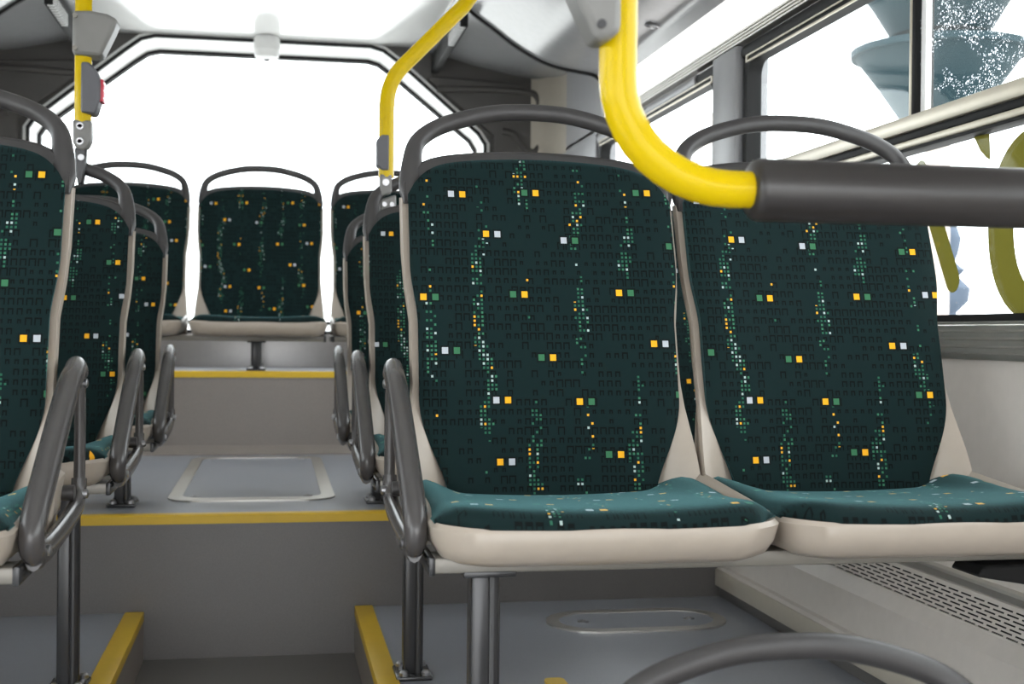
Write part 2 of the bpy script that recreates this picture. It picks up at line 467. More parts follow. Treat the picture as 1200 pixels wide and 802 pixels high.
    # --- armrest loop on the aisle side
    if arm:
        xa = arm * (W + .014)
        a = bpy.data.objects.new('armrest', None)
        m = MB()
        front = smoothpath([(xa, .437, .566), (xa - arm * .002, .422, .575), (xa, .394, .571), (xa, .334, .549), (xa, .257, .507), (xa, .170, .455), (xa, .105, .416), (xa, .085, .395), (xa, .092, .378), (xa, .115, .370)], 5)
        N = len(front)
        m.tube(front, [.0125 + .003 * math.sin(PI * i / N) for i in range(N)], [.0145 + .0035 * math.sin(PI * i / N) for i in range(N)], n=14, ref=(1, 0, 0))
        low = smoothpath([(xa, .100, .372), (xa, .16, .366), (xa, .24, .368), (xa, .33, .374), (xa, .40, .382), (xa, .432, .396), (xa, .440, .420)], 5)
        m.tube(low, [.0105] * len(low), [.019] * 4 + [.015] * (len(low) - 4), n=12, ref=(1, 0, 0))
        rear = [(xa, .441, .40), (xa, .444, .47), (xa, .443, .53), (xa, .437, .566)]
        m.tube(rear, .008, .011, n=10, ref=(1, 0, 0))
        ar = m.build('armrest', 'arm_grey', root, smooth=60)
        for (y, z) in ((.130, .372), (.428, .400), (.437, .553)):
            xo = xa + arm * (.010 if z < .5 else .007); mm = MB()
            mm.tube([(xo - arm * .004, y, z), (xo + arm * .003, y, z), (xo + arm * .0045, y, z)], [.0065, .0065, .004], n=12, ref=(0, 0, 1))
            mm.build('bolt', 'chrome', ar, smooth=40)
        pm = MB().tube([(arm * (W - .02), .40, .405), (xa, .40, .405)], .011, n=12, ref=(0, 0, 1))
        pm.build('mounting_pin', 'grey_plastic', ar, smooth=40)
        pm = MB().tube([(arm * (W - .03), .20, .372), (xa, .20, .372)], .010, n=12, ref=(0, 0, 1))
        pm.build('mounting_pin', 'grey_plastic', ar, smooth=40)
    return root

RX, RX2, LX = .390, .812, -.490
Y1, DY = 1.42, .80
proto_aisle = make_seat(.21, -1)                     # armrest on its -x side
proto_left = make_seat(.21, +1)
proto_plain = make_seat(.21, 0)
proto_back = make_seat(.235, 0); proto_back.scale = (1, 1, 1.045)
firsts = {proto_aisle, proto_left, proto_plain, proto_back}
def place(proto, x, y, z, label, group):
    if proto in firsts: firsts.discard(proto); o = proto
    else: o = copy_tree(proto)
    o.location = (x, y, z); o['label'] = label; o['category'] = 'bus seat'; o['group'] = group
    return o
G = 'dark green patterned bus seats'
place(proto_aisle, RX, Y1, P1, 'big dark green patterned seat in the centre with an armrest beside the aisle', G)
place(proto_plain, RX2, Y1, P1, 'dark green patterned seat directly under the side window, behind the padded bar', G)
place(proto_left, LX, Y1, P1, 'green patterned seat cut by the left photo edge, closest of the left row', G)
place(proto_aisle, RX, Y1 + DY, P1, 'green seat just behind the big central seat, carrying the bent yellow pole', G)
place(proto_plain, RX2, Y1 + DY, P1, 'green seat mostly hidden behind the two big seats, a sliver showing between them', G)
place(proto_left, LX, Y1 + DY, P1, 'green left-row seat carrying the yellow pole with the stop button', G)
place(proto_aisle, RX, Y1 + 2 * DY, P1, 'narrowly visible green seat beyond the one with the bent pole, right of the floor hatch', G)
place(proto_left, LX, Y1 + 2 * DY, P1, 'green left-row seat farthest back on the aisle, beside the rectangular floor hatch', G)
for i_, lb_ in enumerate(('green window seat left of the closest left-row seat, out of frame', 'green window seat of the second left pair, beside the seat with the stop-button pole', 'green window seat of the last left pair, hidden by the closest left seat')):
    place(proto_plain, LX - .422, Y1 + i_ * DY, P1, lb_, G)
BX, BY, BZ = -.055, 4.47, .806; BS = 1.045
place(proto_back, BX, BY, BZ, 'middle seat of the raised back row, facing straight down the aisle', G)
place(proto_back, BX - .493, BY, BZ, 'raised back row seat on the left, partly behind the left row', G)
place(proto_back, BX + .493, BY, BZ, 'raised back row seat on the right, mostly hidden behind the right row', G)
place(proto_plain, .490, .63, LOW, 'seat on the low floor, only its blurred grab handle rising at the bottom edge', G)

# ------------------------------------------------------------------ seat frames
def leg(parent, x, y, ztop, zfoot):
    m = MB()
    m.box(x - .017, x + .006, y - .02, y + .02, zfoot + .006, ztop, .004)
    m.tube([(x + .010, y - .004, zfoot + .006), (x + .010, y - .004, ztop)], .010, .017, n=14, ref=(1, 0, 0))
    l = m.build('leg', 'steel_dark', parent, smooth=45)
    m = MB(); m.box(x - .032, x + .034, y - .045, y + .045, zfoot, zfoot + .008, .003)
    f = m.build('foot_plate', 'steel_dark', l, smooth=30)
    for dx, dy in ((-.018, -.034), (.022, -.034), (-.018, .034), (.022, .034)):
        MB().lathe([(.0085, 0), (.0085, .006), (.005, .010)], x + dx, y + dy, 10, zfoot + .008).build('bolt', 'chrome', l, smooth=30)
    m = MB(); m.box(x - .030, x + .034, y - .04, y + .05, ztop - .004, ztop + .004, .002)
    m.build('top_plate', 'steel_dark', l, smooth=30)
def bench(name_label, x0, x1, y, zbase, legs, aisle_end, wall=None, d0=.075, d1=.33):
    r = thing('seat_frame', name_label, 'seat frame', (0, 0, 0), 'steel seat frames')
    zf = zbase + .3435; zt = zbase + .3625
    for ya in (y + d0, y + d1 - .045): MB().box(x0, x1, ya, ya + .045, zf, zt, .003).build('beam', 'steel_frame', r, smooth=30)
    for q in (.2, .5, .8):
        xx = lerp(x0, x1, q); MB().box(xx - .02, xx + .02, y + d0 + .04, y + d1 - .04, zf + .004, zt - .004, .002).build('cross_member', 'steel_frame', r, smooth=30)
    for e in aisle_end:
        m = MB(); m.box(e - .004, e + .004, y + d0 - .002, y + d1 + .002, zf - .002, zt + .001, .002)
        m.build('end_cap', 'steel_dark', r, smooth=30)
    for (lx, ly, lz) in legs: leg(r, lx, ly, zf - .002, lz)
    if wall is not None:
        s = 1 if wall > 0 else -1
        m = MB(); m.prism([(wall, zf - .06), (wall, zf + .004), (wall - s * .24, zf - .004), (wall - s * .25, zf - .018)], y + .06, y + .13, XZ)
        m.build('wall_bracket', 'gasket', r, smooth=30, bevel=.004)
    return r
for i, (lb, lbl) in enumerate((('frame under the two big seats, its leg cut by the bottom edge', 'frame under the left seat nearest the camera, its corner at the photo edge'),
                               ('frame of the second right-hand pair, thin leg beside the yellow-edged platform', 'frame of the left seat with the pole, tall leg on the left platform'),
                               ('frame of the last right-hand aisle seat, short leg on the raised step', 'frame of the last left aisle seat, short leg on the raised step'))):
    y = Y1 + i * DY; zfoot = P2 if i == 2 else P1
    bench('steel ' + lb, .186, XR - .005, y, P1, [(.252, y + .115, zfoot)], [.184], XR - .004)
    bench('steel ' + lbl, XL + .005, -.282, y, P1, [(-.35, y + .115, zfoot)] if i else [(-.42, y + .115, zfoot)], [-.280], XL + .004)
bench('steel frame with one short central leg under the raised back row, left and middle seats', -.80, .172, BY, BZ + .015, [(-.065, BY + .15, P3)], [.174])
bench('steel frame under the right seat of the raised back row', .205, .68, BY, BZ + .015, [(.50, BY + .15, P3)], [.203])
bench('steel frame of the low seat hidden below the bottom edge', .285, XR - .005, .63, LOW, [(.35, .745, LOW)], [.283], XR - .004)

# ------------------------------------------------------------------ floors and steps
def fl(name, x0, x1, y0, y1, z0, z1, mat='floor', bev=0.0):
    return struct(MB().box(x0, x1, y0, y1, z0, z1, bev).build(name, mat, smooth=30))
YE = -2.6
fl('floor', XL, XR, YE, 2.0, -.13, LOW)
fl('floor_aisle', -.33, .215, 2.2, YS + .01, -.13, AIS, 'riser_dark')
fl('floor_aisle_step', -.33, .215, 1.75, 2.2, -.13, .20)
fl('floor_platform_right', .195, XR, 1.22, YS + .01, -.13, P1)
fl('floor_platform_left', XL, -.290, 1.22, YS + .01, -.13, P1)
def riser(name, x0, x1, y0, y1, z0, z1, mat='riser'): return fl(name, x0, x1, y0, y1, z0, z1, mat)
riser('wall_platform_riser_right', .185, .196, 1.22, YS, AIS - .3, P1 - .002)
riser('wall_platform_riser_left', -.291, -.280, 1.22, YS, AIS - .3, P1 - .002)
fl('floor_rear_step', XL, XR, YS, YB + .01, -.06, P2)
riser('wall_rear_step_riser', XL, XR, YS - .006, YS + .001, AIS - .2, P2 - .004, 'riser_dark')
fl('floor_back_bench_step', XL, XR, YB, 5.3, -.06, P3)
riser('wall_back_bench_riser', XL, XR, YB - .006, YB + .001, P2, P3 - .004)
struct(MB().prism([(YB - .0055, P2), (YB - .0055, P2 + .030), (YB - .012, P2 + .026), (YB - .030, P2 + .004), (YB - .05, P2)], XL, XR, YZ).build('baseboard_bench', 'riser', smooth=30))
fl('wall_behind_bench', XL, XR, 5.02, 5.2, P3, 1.19, 'cove')
# yellow nosings
def nosing(name, x0, x1, y, z, h=.017):
    p = [(y - .010, z - h), (y - .010, z + .001), (y - .006, z + .004), (y + .022, z + .004), (y + .022, z - .002), (y - .0062, z - .003), (y - .0062, z - h)]
    return struct(MB().prism(p, x0, x1, YZ).build(name, 'yellow_strip', smooth=30))
nosing('trim_1', XL + .12, XR - .15, YS, P2)
nosing('trim_2', XL + .3, XR - .2, YB, P3)
struct(MB().box(.184, .225, 1.22, YS - .012, P1 - .018, P1 + .004, .002).build('trim_3', 'yellow_strip'))
struct(MB().box(-.320, -.279, 1.22, YS - .012, P1 - .018, P1 + .004, .002).build('trim_4', 'yellow_strip'))
struct(MB().prism(rrect(.483, .519, 1.30, 2.262, .012), P1, P1 + .005, XY).build('trim_5', 'yellow_strip'))
# floor hatches
def hatch(label, outer, inner, z, latches):
    r = thing('floor_hatch', label, 'floor hatch', (sum(p[0] for p in outer) / len(outer), sum(p[1] for p in outer) / len(outer), z))
    ox, oy = r.location.x, r.location.y
    sh = lambda P: [(a - ox, b - oy) for a, b in P]
    MB().ring(sh(outer), sh(inner), 0, .004, XY).build('hatch_frame', 'alu', r, smooth=30)
    MB().prism(sh(inner), .0, .0022, XY).build('hatch_lid', 'floor', r, smooth=30)
    for (x, y) in latches:
        MB().lathe([(.012, .0022), (.012, .004), (.006, .0042), (.006, .0028)], x - ox, y - oy, 16).build('latch', 'chrome', r, smooth=30)
hatch('rectangular floor hatch with silver rounded frame in the aisle', rrect(-.255, .152, 3.17, 4.27, .075, 8), rrect(-.222, .119, 3.225, 4.225, .055, 8), P2, [(-.19, 3.26), (.085, 3.26), (-.19, 4.18), (.085, 4.18)])
hatch('oval floor hatch with silver ring on the platform under the seats', rrect(.585, .985, 2.60, 2.81, .1045, 10), rrect(.613, .957, 2.628, 2.782, .0765, 10), P1, [(.665, 2.705), (.905, 2.705)])

# ------------------------------------------------------------------ side walls
def wall_side(sx, nm):
    X = XR if sx > 0 else XL
    m = MB()
    b = lambda y0, y1, z0, z1, t=.06: m.box(min(X, X + sx * t), max(X, X + sx * t), y0, y1, z0, z1)
    if sx > 0: b(YE, 5.26, -.06, 1.17)
    else: b(YE, -.47, -.06, 1.17); b(1.02, 5.26, -.06, 1.17)
    struct(m.build('wall_' + nm, 'wall', smooth=30))
    m = MB(); b(YE, 5.26, 1.93, 2.45); b(4.42, 5.26, 1.17, 1.94); b(2.99, 3.19, 1.17, 1.94); b(*((-.66, -.3) if sx > 0 else (-.66, -.47)), 1.17, 1.94)
    if sx < 0: b(1.02, 1.16, 1.17, 1.94)
    struct(m.build('wall_' + nm + '_upper', 'pillar_grey', smooth=30))
    # ribbed sill
    p = []
    pr = [(0, 1.165), (-.010, 1.165), (-.012, 1.172)]
    for i in range(4):
        z = 1.174 + i * .0125; pr += [(-.012, z), (-.015, z + .002), (-.015, z + .009), (-.012, z + .011)]
    pr += [(-.012, 1.226), (0, 1.229)]
    for ya, yb_ in (((YE, 4.43),) if sx > 0 else ((YE, -.47), (1.02, 4.43))): struct(MB().prism([(X + sx * a, z) for a, z in pr], ya, yb_, XZ).build('window_sill_' + nm, 'alu', smooth=20))
    # ribbed aluminium rail over the windows and the dark blind rail under it
    pr = [(0, 1.949), (-.018, 1.947), (-.018, 1.942), (-.012, 1.941), (-.018, 1.938), (-.018, 1.934), (-.012, 1.933), (-.018, 1.930), (-.018, 1.926), (-.012, 1.925), (-.018, 1.922), (-.018, 1.918), (0, 1.914)]
    struct(MB().prism([(X + sx * a, z) for a, z in pr], YE, 4.42, XZ).build('trim_rail_' + nm, 'alu', smooth=20))
    for i, (y0, y1) in enumerate(((3.345, 4.415), (-.29 if sx > 0 else 1.17, 2.985))):
        struct(MB().tube([(X + sx * .003, y0, 1.893), (X + sx * .003, y1, 1.893)], .020, .016, n=14, ref=(0, 0, 1)).build('trim_blind_' + nm, 'pillar_grey' if i == 0 else 'gasket'))
    # window units
    for i, (y0, y1) in enumerate(((-.29 if sx > 0 else 1.17, 2.985), (3.185, 4.415), (YE, -.67))):
        z0, z1 = 1.229, 1.878
        n_ = {('right', 0): 1, ('right', 1): 2, ('right', 2): 3, ('left', 0): 4, ('left', 1): 5, ('left', 2): 6}[(nm, i)]
        w = struct(bpy.data.objects.new('window_%d' % n_, None)); COL.objects.link(w)
        xa, xb = X - sx * .006, X + sx * .030
        MB().ring(rrect(y0, y1, z0 - .004, z1 + .03, .012), rrect(y0 + .026, y1 - .026, z0 + .010, z1 - .012, .035), xa, xb, YZ).build('gasket', 'gasket', w, smooth=30)
        xg = X + sx * .016
        MB().ring(rrect(y0 + .022, y1 - .022, z1 - .014, z1 + .004, .004), rrect(y0 + .03, y1 - .03, z1 - .010, z1 + .0, .002), xa - sx * .004, xa, YZ).build('frame_strip', 'frame_beige', w, smooth=30)
        if i == 0:
            zt0, zt1 = 1.545, 1.600
            MB().box(min(xa, xb), max(xa, xb), y0 + .026, y1 - .026, zt0 + .012, zt0 + .026, .002).build('transom_gap', 'gasket', w)
            MB().box(min(xa - sx * .006, xb), max(xa - sx * .006, xb), y0 + .026, y1 - .026, zt0 + .026, zt1, .003).build('transom', 'frame_beige', w)
            MB().box(min(xa, xb), max(xa, xb), y0 + .026, y1 - .026, zt0 - .002, zt0 + .012, .003).build('transom', 'frame_beige', w)
            MB().box(min(xa, xb), max(xa, xb), y0 + .026, y1 - .026, zt0 - .008, zt0 - .002, .001).build('gasket', 'gasket', w)
            yd = 2.135
            MB().box(min(xa, xb), max(xa, xb), yd - .009, yd + .006, zt1, z1 - .01, .002).build('divider', 'gasket', w)
            MB().box(min(xa, xb), max(xa, xb), yd + .006, yd + .016, zt1, z1 - .01, .002).build('divider', 'frame_beige', w)
            MB().box(min(xg - .003, xg + .003), max(xg - .003, xg + .003), y0 + .02, y1 - .02, z0, zt0 + .01).build('pane', 'glass', w)
            MB().box(xg - .003, xg + .003, yd, y1 - .02, zt1 - .01, z1).build('pane', 'glass', w)
            xs = X + sx * .006
            MB().box(xs - .003, xs + .003, y0 + .02, yd - .006, zt1 - .01, z1).build('sliding_pane', 'glass_wet', w)
            MB().box(min(xs - .006, xs + .006), max(xs - .006, xs + .006), yd - .034, yd - .016, zt1, z1 - .012, .002).build('sliding_pane_stile', 'frame_white', w)
        else:
            MB().box(xg - .003, xg + .003, y0 + .02, y1 - .02, z0, z1).build('pane', 'glass', w)
    # pillar trim between the windows
    m = MB(); m.box(min(X, X - sx * .022), max(X, X - sx * .022), 3.00, 3.17, 1.229, 1.915, .006); struct(m.build('trim_pillar_' + nm, 'pillar_grey'))
wall_side(1, 'right'); wall_side(-1, 'left')
dr = struct(bpy.data.objects.new('door_1', None)); COL.objects.link(dr)  # unseen glazed door, added to let low light onto the platform floor
for y0, y1 in ((-.465, .275), (.28, 1.015)):
    MB().ring(rrect(y0, y1, .0, 1.93, .01), rrect(y0 + .05, y1 - .05, .10, 1.86, .04), XL - .05, XL - .005, YZ).build('door_leaf', 'gasket', dr, smooth=30)
    MB().box(XL - .03, XL - .024, y0 + .045, y1 - .045, .095, 1.865).build('pane', 'glass', dr)
    MB().tube([(XL + .04, y0 + .09, .75), (XL + .04, y0 + .09, 1.5)], .015, n=12, ref=(1, 0, 0)).build('door_handle', 'yellow_tube', dr)

# heater casing along the right wall
hp = [(XR, P1), (1.062, P1), (1.062, .598), (1.050, .600), (1.050, .640), (1.054, .646), (1.066, .648), (1.078, .715), (1.100, .738)]
m = MB(); m.prism(hp + [(XR, .738)], 1.24, YS - .008, XZ)
ht = m.build('heater_casing', 'wall', smooth=25)
tag(ht, 'cream heater casing with slotted grille along the wall under the window', 'heater')
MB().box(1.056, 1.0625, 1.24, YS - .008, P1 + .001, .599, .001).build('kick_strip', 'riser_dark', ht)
MB().box(1.0455, 1.0505, 1.24, YS - .008, .600, .640, .0015).build('ledge_strip', 'kick', ht)
# grille: sloping plate with real slots
m = MB(); rowsN = 7; pitch = .040; sl = .031
def gp(q, y, d=0.0): return (lerp(1.100, 1.122, q) + d, y, lerp(.738, .788, q))
ga, gb = 1.26, 2.46
Vq = []
def gquad(q0, q1, y0, y1):
    v = [gp(q0, y0), gp(q1, y0), gp(q1, y1), gp(q0, y1)]; m.add(v, [(0, 1, 2, 3)])
def gq(q0, q1, y0, y1): gquad(q0, q1, y0, y1)
gq(0, .07, ga, YS - .008); gq(.93, 1, ga, YS - .008); gq(.07, .93, gb, YS - .008)
hrow = .86 / rowsN
for r_ in range(rowsN):
    q0 = .07 + r_ * hrow; q1 = q0 + hrow * .40; q2 = q0 + hrow
    gq(q1, q2, ga, gb)
    y = ga - (pitch / 2 if r_ % 2 else 0)
    while y < gb:
        a, b_ = max(ga, y), min(gb, y + pitch - sl)
        if b_ > a: gq(q0, q1, a, b_)
        y += pitch
m.build('grille', 'wall', ht, smooth=0)
MB().prism([(1.112, .7385), (1.1295, .7385), (1.1295, .785), (1.124, .785)], ga, gb + .02, XZ).build('grille_duct', 'hole', ht, smooth=0)
MB().prism([(1.120, .788), (1.116, .792), (1.116, .803), (1.120, .807), (XR, .810), (XR, .788)], 1.24, YS - .008, XZ).build('top_rail', 'alu', ht, smooth=20)

# ------------------------------------------------------------------ ceiling, coves, rear wall
CX = -.05
def mir(P, s): return [(CX + s * (x - CX), z) for x, z in P]
struct(MB().box(-.80, .70, YE, 5.3, 2.360, 2.43).build('ceiling', 'ceiling', smooth=30))
cov = [(.60, 2.385), (.625, 2.335), (.647, 2.310), (.690, 2.276), (.737, 2.244), (.795, 2.202), (.857, 2.166), (.915, 2.140), (.977, 2.124), (1.04, 2.115), (1.095, 2.104), (XR, 2.062)]
for s, nm in ((1, 'right'), (-1, 'left')):
    P = [tuple(p[:2]) for p in smoothpath([(x, z, 0) for x, z in cov], 4)]
    face = mir(P, s); Xw = CX + s * (XR - CX)
    struct(MB().prism(face + [(Xw, 2.45), (CX + s * (.60 - CX), 2.45)], YE, 4.35, XZ).build('ceiling_cove_' + nm, 'cove', smooth=50))
    # dark rubber edge and bright lip along the end of the cove
    off = [(x + s * (-.004), z - .008) for x, z in face]
    struct(MB().prism(face + off[::-1], 4.338, 4.352, XZ).build('trim_cove_edge_' + nm, 'gasket', smooth=50))
    # rear, higher section of the ceiling side
    r2 = [(.60, 2.345), (.66, 2.330), (.80, 2.296), (.95, 2.268), (1.08, 2.252), (XR, 2.235)]
    P2_ = mir([tuple(p[:2]) for p in smoothpath([(x, z, 0) for x, z in r2], 4)], s)
    struct(MB().prism(P2_ + [(Xw, 2.45), (CX + s * (.60 - CX), 2.45)], 4.352, 5.26, XZ).build('ceiling_rear_' + nm, 'cove', smooth=50))
    # slotted black strip
    x0, x1 = sorted((CX + s * (.618 - CX), CX + s * (.646 - CX)))
    t = thing('air_vent_strip', 'black slotted air vent strip beside the rear window, %s of the ceiling' % ('window side' if s > 0 else 'stop pole side'), 'air vent', ((x0 + x1) / 2, 4.8, 2.33))
    w = (x1 - x0) / 2
    MB().box(-w, w, -.43, .385, -.075, -.002, .003).build('housing', 'gasket', t)
    for i in range(9):
        MB().box(-w - .001 if s > 0 else -w * .4, w * .4 if s > 0 else w + .001, -.42 + i * .034, -.404 + i * .034, -.0765, -.035, .001).build('vent_slot', 'white_plastic', t)
    # white panel above the windows; glow added in place of window light
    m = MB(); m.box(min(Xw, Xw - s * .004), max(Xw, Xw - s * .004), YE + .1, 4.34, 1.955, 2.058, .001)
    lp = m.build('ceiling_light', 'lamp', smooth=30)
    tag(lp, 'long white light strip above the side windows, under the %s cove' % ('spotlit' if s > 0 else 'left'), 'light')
# spotlight
sp = thing('spotlight', 'small round chrome spotlight set in the ceiling cove above the window', 'spotlight', (1.080, 3.62, 2.106))
m = MB(); m.lathe([(.022, .006), (.024, -.003), (.017, -.005), (.015, .002), (.012, .004)], n=24); m.build('bezel', 'chrome', sp)
m = MB(); m.lathe([(.011, .003), (.010, -.001), (.004, -.003)], n=16); m.build('bulb', 'white_plastic', sp)
sp.rotation_euler = (0, math.radians(12), 0)

# rear wall with the six-cornered window
RO = [(-.945, 1.19), (.845, 1.19), (.845, 1.975), (.815, 2.020), (.495, 2.290), (.425, 2.340), (.370, 2.355), (-.470, 2.355), (-.525, 2.340), (-.590, 2.290), (-.915, 2.020), (-.945, 1.975)]
RI = [(-.905, 1.23), (.805, 1.23), (.805, 1.950), (.780, 1.990), (.455, 2.250), (.405, 2.285), (.360, 2.297), (-.455, 2.297), (-.500, 2.285), (-.550, 2.250), (-.880, 1.990), (-.905, 1.950)]
n = len(RO)
WO = [(XL, 1.0), (XR, 1.0), (XR, 2.0), (XR, 2.1), (XR, 2.45), (.43, 2.45), (.37, 2.45), (-.47, 2.45), (-.53, 2.45), (XL, 2.45), (XL, 2.1), (XL, 2.0)]
struct(MB().ring(WO, RO, YR, YR + .05, XZ).build('wall_rear', 'panel_dark', smooth=0))
rw = struct(bpy.data.objects.new('window_7', None)); COL.objects.link(rw)
def shrink(P, d):
    cx, cz = CX, 1.75
    out = []
    k_ = len(P)
    for i in range(k_):
        a, b, c = Vector(P[i - 1]), Vector(P[i]), Vector(P[(i + 1) % k_])
        n1 = Vector((-(b - a).y, (b - a).x)).normalized(); n2 = Vector((-(c - b).y, (c - b).x)).normalized()
        nn = (n1 + n2).normalized(); out.append(tuple(b + nn * (d / max(.3, nn.dot(n1)))))
    return out
MB().ring(RO, shrink(RO, .012), YR - .032, YR - .01, XZ).build('outer_gasket', 'gasket', rw, smooth=0)
m = MB(); RF = shrink(RO, .010); k_ = len(RF); YG = YR + .12
RI = [(x * YG / YR, 1.2 + (z - 1.2) * YG / YR) for x, z in RI]
m.add([(x, YR - .028, z) for x, z in RF] + [(x, YG, z) for x, z in RI] + [(x, YG, z) for x, z in shrink(RO, -.05)] + [(x, YR - .02, z) for x, z in shrink(RO, -.012)],
      [(a * k_ + i, a * k_ + (i + 1) % k_, (a + 1) % 4 * k_ + (i + 1) % k_, (a + 1) % 4 * k_ + i) for a in range(4) for i in range(k_)])
m.build('frame', 'frame_white', rw, smooth=0)
MB().ring(shrink(RI, -.006), shrink(RI, .011), YG - .012, YG + .03, XZ).build('inner_gasket', 'gasket', rw, smooth=0)
MB().prism(shrink(RI, .004), YG + .005, YG + .011, XZ).build('pane', 'glass', rw, smooth=0)
# moulded panels beside the rear window
for s, nm in ((1, 'right'), (-1, 'left')):
    def mm(P): return [(CX + s * (x - CX), z) for x, z in P]
    pts = [(.870, 1.19), (XR - .01, 1.19), (XR - .01, 2.225), (.62, 2.245), (.60, 2.228), (.875, 2.010)]
    o = MB().prism(mm(pts), YR - .020, YR + .005, XZ).build('wall_rear_panel_' + nm, 'panel_dark', smooth=0, bevel=.008); struct(o)
    # raised rounded frame on the panel
    path = [(.640, 2.190), (.80, 2.196), (1.00, 2.196), (1.055, 2.175), (1.066, 2.12), (1.075, 2.02), (1.055, 1.955), (1.02, 1.952), (.985, 1.985), (.955, 2.020), (.91, 2.030)]
    pp = smoothpath([(CX + s * (x - CX), YR - .022, z) for x, z in path], 5)
    struct(MB().tube(pp, .010, .014, n=10, ref=(0, 1, 0)).build('trim_rear_panel_' + nm, 'panel_dark', smooth=60))
    # rounded corner post between the side window and the rear wall
    Xw = CX + s * (XR - CX)
    q = []
    for i in range(9):
        t = math.radians(90 * i / 8)
        q.append((Xw - s * (.10 - .10 * math.sin(t)), YR - .015 - (.10 - .10 * math.cos(t)) * 1.6))
    q = [(Xw - s * .10 * (1 - math.sin(math.radians(a))), YR - .02 - .22 * (1 - math.cos(math.radians(a)))) for a in range(0, 91, 10)]
    struct(MB().prism(q + [(Xw + s * .01, YR - .24), (Xw + s * .01, YR)], 1.19, 2.25, XY).build('wall_corner_post_' + nm, 'kick', smooth=50))
    struct(MB().box(min(Xw, Xw - s * .014), max(Xw, Xw - s * .014), 4.43, 4.97, 1.229, 1.915, .005).build('trim_rear_pillar_' + nm, 'pillar_grey'))

# dome camera on the rear window frame
dc = thing('dome_camera', 'small white dome camera above the rear window', 'camera', (-.040, YR - .055, 2.352))
MB().lathe([(.046, .006), (.050, -.004), (.052, -.030), (.050, -.046)], n=28).build('housing', 'white_plastic', dc)
MB().lathe([(.048, -.045), (.049, -.062), (.044, -.074), (.030, -.081), (.012, -.083)], n=28).build('dome', 'frame_white', dc)
MB().lathe([(.012, -.082), (.010, -.088), (.004, -.090)], n=14).build('lens', 'gasket', dc)

# ------------------------------------------------------------------ yellow handrails
def clampcover(parent, P, mat='clamp_grey', name='clamp_cover', y0=-.03, y1=.03):
    o = MB().prism(P, y0, y1, XZ).build(name, mat, parent, smooth=30, bevel=.007); return o
# pole with the stop button
px_, py_ = -.390, Y1 + DY + .52
t = thing('handrail_pole', 'yellow pole with grey stop button box rising from a left-row seat', 'handrail', (px_, py_, 1.52), 'yellow handrails')
MB().tube([(0, 0, .10), (0, 0, .87)], .0170, n=20, ref=(1, 0, 0)).build('pole', 'yellow_tube', t)
cc = clampcover(t, [(-.018, .237), (.038, .235), (.063, .289), (.071, .311), (.049, .322), (.016, .327), (-.018, .325)])
for z in (.248, .314): MB().tube([(-.012, -.029, z), (-.012, -.0355, z)], .005, n=10, ref=(1, 0, 0)).build('screw', 'steel_frame', cc)
sb = MB().prism([(-.001, .121), (.024, .117), (.029, .122), (.037, .150), (.037, .186), (.028, .208), (.014, .223), (-.001, .223)], -.026, .026, XZ).build('stop_button_box', 'box_grey', t, smooth=30, bevel=.004)
b_ = MB().box(.034, .0425, -.021, .021, .144, .190, .003).build('stop_button', 'red', sb)
b_['label'] = 'red stop button'
m = MB()
for z in (.150, .166, .181): m.box(.0418, .0430, -.0190, .0190, z, z + .003)
m.build('button_mark', 'white_plastic', b_)
jt = MB().prism([(-.018, .106), (.019, .106), (.019, .066), (.014, .054), (.004, .044), (-.011, .048), (-.017, .060)], -.017, .017, XZ).build('joint', 'clamp_grey', t, smooth=30, bevel=.004)
j2 = MB().prism([(-.015, .050), (.010, .050), (.008, .012), (.002, -.025), (-.008, -.025), (-.013, .010)], -.012, .012, XZ).build('lower_clamp', 'steel_dark', t, smooth=30, bevel=.004)
for (x, z, y) in ((-.003, .093, -.018), (-.003, .062, -.018)):
    MB().tube([(x, y + .002, z), (x, y - .003, z), (x, y - .003, z), (x, y - .001, z)], [.0075, .0075, .004, .003], n=14, ref=(1, 0, 0)).build('bolt', 'chrome', jt)
MB().tube([(-.001, -.011, .030), (-.001, -.016, .030)], .0065, n=14, ref=(1, 0, 0)).build('bolt', 'chrome', j2)
# bent pole on the right-hand row
t = thing('handrail_pole', 'bent yellow pole leaning to the ceiling from the seat behind the big one', 'handrail', (.231, py_, 1.47), 'yellow handrails')
pp = smoothpath([(0, 0, .06), (0, 0, .15), (0, 0, .212), (.006, 0, .252), (.023, 0, .287), (.060, 0, .327), (.10, 0, .369), (.139, .0, .410), (.172, .02, .448), (.22, .10, .53), (.28, .22, .64), (.33, .34, .76)], 6)
MB().tube(pp, .0165, n=20, ref=(0, 1, 0)).build('pole', 'yellow_tube', t)
MB().prism([(-.021, .084), (-.010, .074), (.004, .074), (.004, .149), (-.011, .149), (-.022, .138)], -.020, .020, XZ).build('stop_button_box', 'box_grey', t, smooth=30, bevel=.003)
jt = MB().prism([(-.014, .066), (.011, .066), (.011, .026), (-.014, .018)], -.016, .016, XZ).build('joint', 'clamp_grey', t, smooth=30, bevel=.004)
j2 = MB().prism([(-.013, .012), (.021, .024), (.021, -.040), (-.013, -.040)], -.011, .011, XZ).build('lower_clamp', 'clamp_grey', t, smooth=30, bevel=.004)
MB().tube([(-.002, -.016, .048), (-.002, -.021, .048)], .0075, n=14, ref=(1, 0, 0)).build('bolt', 'chrome', jt)
for x in (-.004, .012): MB().tube([(x, -.011, .002), (x, -.015, .002)], .005, n=12, ref=(1, 0, 0)).build('bolt', 'chrome', j2)
